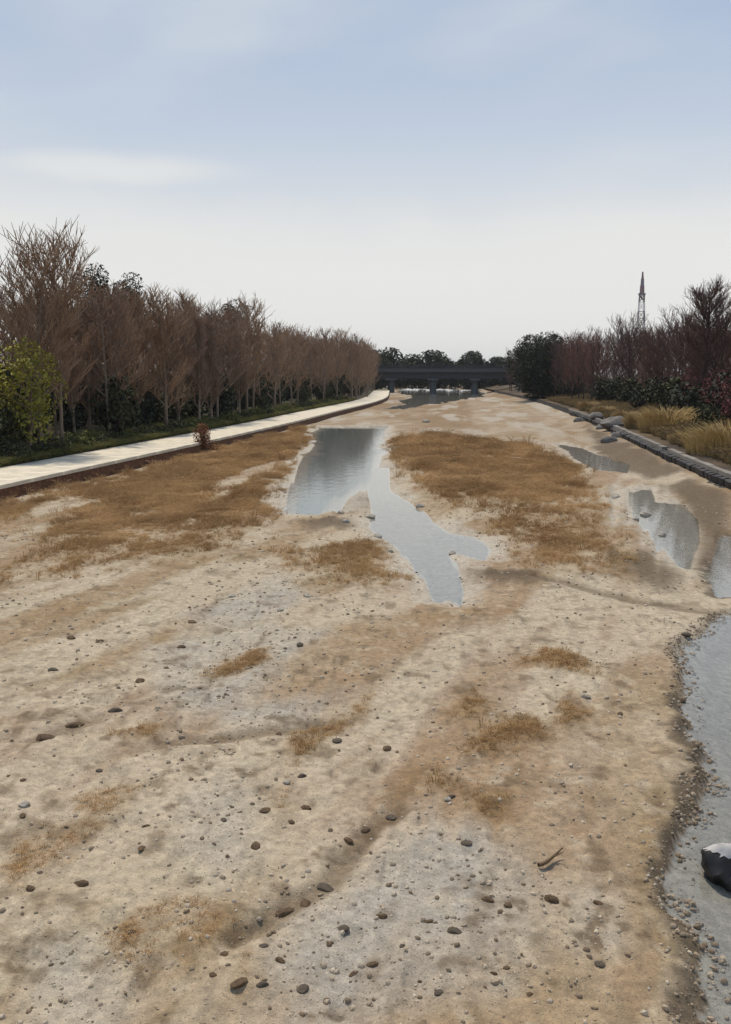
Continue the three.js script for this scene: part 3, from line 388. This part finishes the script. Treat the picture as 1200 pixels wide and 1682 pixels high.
// ---------- dry reed mounds, boulders and stones on the right bank ----------
function mound(seed, w, h, n) {                     // arching straw blades
  const R = rng(seed), b = newBuf();
  for (let i = 0; i < n; i++) { const a = R() * 6.28, r = Math.sqrt(R()) * w * 0.5, hh = h * (0.55 + R() * 0.5) * (1 - 0.35 * (r / w * 2) ** 2), p = V(Math.cos(a) * r, -0.1, Math.sin(a) * r), q = p.clone().add(V(Math.cos(a) * hh * 0.18 + (R() - 0.5) * 0.2, hh * 0.72, Math.sin(a) * hh * 0.18 + (R() - 0.5) * 0.2)), e = q.clone().add(V(Math.cos(a) * hh * 0.3 + (R() - 0.5) * 0.3, hh * 0.2, Math.sin(a) * hh * 0.3 + (R() - 0.5) * 0.3)); tubeInto(b, p, q, 0.022, 0.018); tubeInto(b, q, e, 0.026, 0.006); }
  return geo(b);
}
const mounds = [[17.4, -63, 5.4, 2.3, 'straw-yellow reed mound behind the dark revetment at the right edge', M.straw], [18.6, -56, 4, 1.8, 'straw-yellow reed clump nearest the camera on the right bank', M.straw], [18.4, -86, 4.6, 2.5, 'straw-yellow reed clump below the pink blossom, right of a dark gap', M.straw], [17.2, -92, 2.6, 1.7, 'dull straw reed clump below the mast, beside a grey boulder', M.strawB], [18.0, -104, 2.4, 1.4, 'small pale reed clump past the grey boulder', M.strawB], [18.2, -120, 2.6, 1.4, 'small pale reed clump by the distant right bank', M.strawB], [18.6, -136, 2.6, 1.5, 'farthest pale reed clump on the right bank', M.strawB], [16.6, -72, 1.8, 1.0, 'low dry reed tuft beside the pale kerb', M.strawB]];
mounds.forEach(([x, z, w, h, label, m], i) => solo('reed_clump', mound(500 + i, w, h, 900), m, label, 'reeds', [x, rightY(x, z), z], 0, 'dry reed clumps on the right bank'));

function rockGeo(seed, sx, sy, sz, detail = 2, rough = 0.28) {
  const g = new THREE.IcosahedronGeometry(1, detail), p = g.attributes.position, R = rng(seed), o = [R() * 50, R() * 50], cuts = [];
  for (let i = 0; i < 7; i++) { const a = R() * 6.28, e = R() * 1.6 - 0.5; cuts.push([V(Math.cos(a) * Math.cos(e), Math.sin(e), Math.sin(a) * Math.cos(e)), 0.62 + R() * 0.3]); }
  for (let i = 0; i < p.count; i++) { const v = V(p.getX(i), p.getY(i), p.getZ(i)); for (const [n, d] of cuts) { const k = v.dot(n); if (k > d) v.addScaledVector(n, (d - k) * 0.85); } const k = 1 + (fbm(v.x * 1.9 + o[0] + v.z, v.y * 1.9 + o[1] - v.z * 0.7, 3) - 0.5) * rough; p.setXYZ(i, v.x * k * sx, v.y * k * sy, v.z * k * sz); }
  return toCreasedNormals(g, 0.6);
}
const stoneTile = tex(256, (u, v) => 0.72 + (pfbm(u, v, 6, 6) - 0.5) * 0.6, true);
const SM = { dark: mat(col(122, 98, 70), { map: stoneTile }), darkB: mat(col(112, 100, 84), { map: stoneTile }), pale: mat(col(206, 198, 182), { map: stoneTile }), greyS: mat(col(150, 146, 140), { map: stoneTile }), black: mat(col(38, 36, 36), { map: stoneTile, roughness: 0.55 }), crustOrSunlit: mat(col(214, 212, 208), { map: stoneTile }) };  // last entry puts sunlight on the black boulder's top into its colour
const bankRocks = [[15.9, -97, 1.5, 0.7, 'flat grey boulder on the right bank beside the straw reeds'], [15.2, -101, 0.9, 0.5, 'small grey boulder left of the flat boulder on the right bank'], [14.6, -88, 0.8, 0.5, 'grey stone at the far end of the dark revetment'], [13.2, -84, 0.7, 0.4, 'grey-brown stone at the foot of the far revetment'], [16.2, -112, 1.0, 0.6, 'pale boulder on the distant right bank'], [15.0, -118, 0.8, 0.5, 'small pale boulder on the distant right bank']];
bankRocks.forEach(([x, z, s, h, label], i) => solo('boulder', rockGeo(600 + i, s, h, s * 0.8), SM.greyS, label, 'boulder', [x, (x < bankX(z) ? 0.3 : 1.0) + h * 0.3, z], i, 'boulders on the right bank'));
// black boulder standing in the side pool, its sunlit top painted white
{
  const t = thing('boulder', 'black boulder with a top painted sunlit white standing in the right-hand pool', 'boulder', [3.5, -0.12, -11.55], 0.3); t.scale.setScalar(0.88);
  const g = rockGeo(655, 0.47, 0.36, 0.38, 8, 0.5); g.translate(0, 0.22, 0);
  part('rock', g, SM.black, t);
  const src = g.attributes.position, nn = g.attributes.normal, p = [], n = [], idx = [];   // sunlight on the upper faces, painted as a pale shell, ragged along its edge
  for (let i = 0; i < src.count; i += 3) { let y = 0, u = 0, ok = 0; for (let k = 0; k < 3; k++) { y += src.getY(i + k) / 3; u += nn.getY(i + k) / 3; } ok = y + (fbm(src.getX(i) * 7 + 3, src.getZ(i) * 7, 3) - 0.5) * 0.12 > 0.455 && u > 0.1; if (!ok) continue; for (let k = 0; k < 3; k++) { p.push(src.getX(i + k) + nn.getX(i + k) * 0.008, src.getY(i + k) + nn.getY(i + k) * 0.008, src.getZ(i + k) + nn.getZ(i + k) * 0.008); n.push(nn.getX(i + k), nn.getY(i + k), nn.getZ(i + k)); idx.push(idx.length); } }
  part('sunlit_top', geo({ p, n, i: idx }), SM.crustOrSunlit, t);
}
// stones lying on the bed
{
  const R = rng(71), gs = [0, 1, 2, 3, 4, 5].map((i) => rockGeo(700 + i, 1, 0.55 + R() * 0.25, 0.7 + R() * 0.3, 1, 0.35));
  const area = (x, z) => z > -11.5 ? 'on the grey gravel close to the camera' : z > -16 ? 'on the sand in the near foreground' : z > -24 ? 'on the sand in the middle foreground' : 'on the bed beyond the foreground sand';
  DARK_STONES.forEach(([x, z, r], i) => { const s = r * (0.45 + R() * 0.4), b = bed(x, z), o = solo('stone', gs[i % 6], i % 3 ? SM.dark : SM.darkB, 'dark brown stone ' + area(x, z), 'stone', [x, b.y + s * 0.1, z], R() * 6.28, 'dark stones ' + area(x, z)); o.scale.set(s * (1 + R() * 0.5), s * (0.5 + R() * 0.4), s); });
  PALE_STONES.forEach(([x, z, r], i) => { const s = r * 0.9, b = bed(x, z), o = solo('stone', gs[(i + 2) % 6], SM.pale, 'pale whitish stone ' + area(x, z), 'stone', [x, Math.max(b.y, -0.02) + s * 0.2, z], R() * 6.28, 'pale stones ' + area(x, z)); o.scale.set(s, s * 0.7, s); });
  // sticks
  { const q = newBuf(), Q = rng(803), l = limb(q, V(-0.2, 0, 0), V(1, 0.02, 0.1), 0.42, 0.026, 0.009, 7, Q, 0.34, 0, 7), [p, d] = along(l, 0.55); limb(q, p, d.clone().add(V(0, 0.25, 0.7)), 0.15, 0.013, 0.004, 4, Q, 0.4, 0, 5); solo('driftwood', geo(q), SM.dark, 'short dark driftwood stick on the grey gravel near the pool', 'driftwood', [1.28, bed(1.28, -11.32).y + 0.02, -11.32], 0.5); }
}
// ---------- uncountable cover: pebbles, dead grass, verge grass ----------
function scatter(name, g, m, items, label, cat, tint) {
  const im = new THREE.InstancedMesh(g, m, items.length), q = new THREE.Quaternion(), s = new THREE.Vector3(), p = new THREE.Vector3(), mm = new THREE.Matrix4(), e = new THREE.Euler(), c = new THREE.Color();
  items.forEach(([x, y, z, a, sx, sy, k], i) => { e.set(0, a, 0); q.setFromEuler(e); mm.compose(p.set(x, y, z), q, s.set(sx, sy, sx)); im.setMatrixAt(i, mm); const t = tint(k); im.setColorAt(i, c.setRGB(t[0], t[1], t[2])); });
  im.name = name; im.castShadow = im.receiveShadow = true; im.userData = { kind: 'stuff', label, category: cat }; scene.add(im); return im;
}
{
  const R = rng(91), items = [];
  for (let i = 0; i < 60000 && items.length < 13000; i++) {
    const z = -6 - 40 * Math.pow(R(), 1.8), hw = 2 + -z * 0.55, x = -z * -0.09 + (R() * 2 - 1) * hw; if (x < wallX(z) + 0.6 || x > bankX(z) - 0.6) continue;
    const b = bed(x, z), dens = 0.25 + b.gr * 0.75 + sstep(0.5, 0.7, fbm(x * 0.8, z * 0.6 + 90, 3)) * 0.6; if (b.water < 0.06 || R() > dens || b.grass > 0.6) continue;
    const s = (0.007 + 0.03 * Math.pow(R(), 5)) * (1 + -z / 40); items.push([x, b.y + s * 0.2, z, R() * 6.28, s, s * (0.5 + R() * 0.3), R()]);
  }
  for (let i = 0; i < 60000 && items.length < 21000; i++) { const z = -6.5 - 20 * R(), x = 1.5 + 6.5 * R(); const b = bed(x, z); if (Math.abs(b.d.rpool) > 0.3 || R() > 0.25 + sstep(0.45, 0.6, fbm(x * 1.4, z * 1.4, 3))) continue; const s = 0.01 + 0.045 * Math.pow(R(), 4); items.push([x, b.y + s * 0.3, z, R() * 6.28, s, s * (0.5 + R() * 0.3), R() * 0.6]); }
  scatter('pebbles', rockGeo(900, 1, 1, 0.8, 0, 0.2), mat(new THREE.Color(1, 1, 1)), items, 'small pebbles strewn over the dry sandy bed', 'pebbles', (k) => mix3(rgb(122, 104, 82), rgb(196, 182, 160), k));
  const tuft = (() => { const b = newBuf(), Q = rng(901); for (let i = 0; i < 9; i++) { const a = Q() * 6.28, r = Q() * 0.1, h = 0.09 + Q() * 0.14, l = 0.06 + Q() * 0.12, p = V(Math.cos(a) * r, -0.02, Math.sin(a) * r), q = p.clone().add(V(Math.cos(a) * l * 0.5, h, Math.sin(a) * l * 0.5)), e = q.clone().add(V(Math.cos(a) * l, h * 0.1, Math.sin(a) * l)); tubeInto(b, p, q, 0.006, 0.005); tubeInto(b, q, e, 0.005, 0.002); } return geo(b); })();
  const gi = [];
  for (let i = 0; i < 300000 && gi.length < 70000; i++) {
    const z = -7 - 100 * Math.pow(R(), 1.15), x = lerp(wallX(z) + 0.2, bankX(z) - 0.2, R()), b = bed(x, z); if (R() > b.grass * b.grass * 1.1) continue;
    const far = clamp(-z / 50, 0.35, 1.5), s = (0.6 + R() * 0.8) * far; const hn = noise(x * 0.9, z * 0.5 + 33); gi.push([x, b.y, z, R() * 6.28, s, s * (0.3 + hn * 0.9) * (0.7 + R() * 0.5) * (R() < 0.05 ? 2 : 1), clamp(noise(x * 0.6 + 9, z * 0.35) * 0.9 - 0.2 + R() * 0.5)]);
  }
  for (let i = 0; i < 90000 && gi.length < 90000; i++) { const z = -7 - 20 * R(), x = -z * -0.09 + (R() * 2 - 1) * (1.5 - z * 0.45), b = bed(x, z); if (R() > b.grass * b.grass) continue; const s = (0.25 + R() * 0.5) * clamp(-z / 22, 0.5, 1); gi.push([x, b.y, z, R() * 6.28, s, s * (0.4 + R() * 0.5), R()]); }
  scatter('dead_grass', tuft, mat(new THREE.Color(1, 1, 1)), gi, 'dead brown grass matted over the river bed', 'grass', (k) => mix3(mix3(rgb(150, 110, 66), rgb(146, 122, 80), fr(k * 7)), rgb(208, 172, 122), k));
  const vi = [];
  for (let i = 0; i < 14000; i++) { const z = -38 - 150 * Math.pow(R(), 1.4), x = wallX(z) - 4.75 - R() * R() * 4, s = 1.2 + R() * 1.6; vi.push([x, leftY(x, z), z, R() * 6.28, s, s * 0.8, R()]); }
  scatter('verge_grass', tuft, mat(new THREE.Color(1, 1, 1)), vi, 'green and straw grass along the back edge of the left promenade', 'grass', (k) => mix3(rgb(70, 84, 38), rgb(128, 118, 66), k));
  const ri = [];
  for (let i = 0; i < 14000; i++) { const z = -40 - 150 * Math.pow(R(), 1.4), x = bankX(z) + 1.7 + R() * 9, s = 1.4 + R() * 2.2; ri.push([x, rightY(x, z), z, R() * 6.28, s, s, R()]); }
  scatter('bank_grass', tuft, mat(new THREE.Color(1, 1, 1)), ri, 'dry straw grass on the right bank above the kerb', 'grass', (k) => mix3(rgb(92, 78, 52), rgb(158, 132, 82), k * k));
}
// ---------- far bridge ----------
{
  const z0 = -303, b = thing('bridge', 'dark low bridge crossing the river in the far distance', 'bridge', [-5, 0, z0]);
  const dk = mat(col(74, 74, 78), { roughness: 0.8 }), dk2 = mat(col(60, 61, 66)), pr = mat(col(84, 92, 94));
  part('deck', box(52, 0.6, 9, 0, 6.6, 0), dk, b);
  for (const z of [-3.4, -1.1, 1.1, 3.4]) part('girder', box(51.6, 1.9, 0.6, 0, 5.35, z), dk2, b);
  for (const x of [-13.5, -0.7, 12]) { part('pier', (() => { const g = new THREE.CylinderGeometry(0.95, 1.1, 4.3, 20); g.scale(1, 1, 2.6); g.translate(x, 1.75, 0); return g; })(), pr, b); part('pier_cap', box(3, 0.5, 8, x, 4.14, 0), pr, b); }
  for (const z of [-4.3, 4.3]) { const p = part('parapet', box(52, 0.5, 0.3, 0, 7.15, z), dk, b); part('handrail', box(52, 0.12, 0.12, 0, 8.3, z), dk2, p); for (let x = -25; x <= 25; x += 2) part('railing_post', box(0.14, 0.9, 0.14, x, 7.82, z), dk2, p); for (const y of [7.6, 7.85, 8.08]) part('rail', box(52, 0.07, 0.06, 0, y, z), dk2, p); }
  for (const x of [-26, 26]) part('abutment', box(5, 7.4, 10, x * 1.04, 2.6, 0), pr, b);
}
// ---------- red and white lattice mast on the skyline ----------
{
  const t = thing('lattice_mast', 'red and white banded lattice mast on the skyline above the right bank', 'mast', [165.5, 0, -900]);
  const red = mat(col(132, 102, 104)), white = mat(col(226, 224, 222)), grey = mat(col(120, 116, 122));
  const W = (y) => lerp(10, 3.8, clamp(y / 74)), sec = (y0, y1, m) => { const b = newBuf(), n = Math.max(1, Math.round((y1 - y0) / 6)); for (let k = 0; k < n; k++) { const a = lerp(y0, y1, k / n), c = lerp(y0, y1, (k + 1) / n), wa = W(a) / 2, wc = W(c) / 2, S = [[-1, -1], [1, -1], [1, 1], [-1, 1]]; S.forEach(([sx, sz], i) => { const [tx, tz] = S[(i + 1) % 4]; tubeInto(b, V(sx * wa, a, sz * wa), V(sx * wc, c, sz * wc), 0.34, 0.34, 5); tubeInto(b, V(sx * wa, a, sz * wa), V(tx * wc, c, tz * wc), 0.17, 0.17, 4); tubeInto(b, V(tx * wa, a, tz * wa), V(sx * wc, c, sz * wc), 0.17, 0.17, 4); tubeInto(b, V(sx * wc, c, sz * wc), V(tx * wc, c, tz * wc), 0.17, 0.17, 4); }); } part('lattice_band', geo(b), m, t); };
  [[0, 12, red], [12, 24, white], [24, 36, red], [36, 48, white], [48, 60, grey], [60, 68, white], [68, 74, red]].forEach((s) => sec(...s));
  part('platform', (() => { const g = new THREE.CylinderGeometry(3.4, 3.0, 1.8, 16); g.translate(0, 74.6, 0); return g; })(), grey, t);
  for (let i = 0; i < 6; i++) { const g = new THREE.CylinderGeometry(0.9, 0.9, 0.7, 14); g.rotateX(Math.PI / 2); g.rotateY(i * 1.05); g.translate(Math.sin(i * 1.05) * 2.3, 70.5 + (i % 2) * 2, Math.cos(i * 1.05) * 2.3); part('dish', g, grey, t); }
  const ant = (y0, y1, r0, r1, m) => part('antenna_section', (() => { const g = new THREE.CylinderGeometry(r1, r0, y1 - y0, 12); g.translate(0, (y0 + y1) / 2, 0); return g; })(), m, t);
  ant(75.4, 82, 2.1, 1.9, red); ant(82, 88, 1.6, 1.4, grey); ant(88, 94, 1.1, 0.6, red);
}
renderer.render(scene, camera);
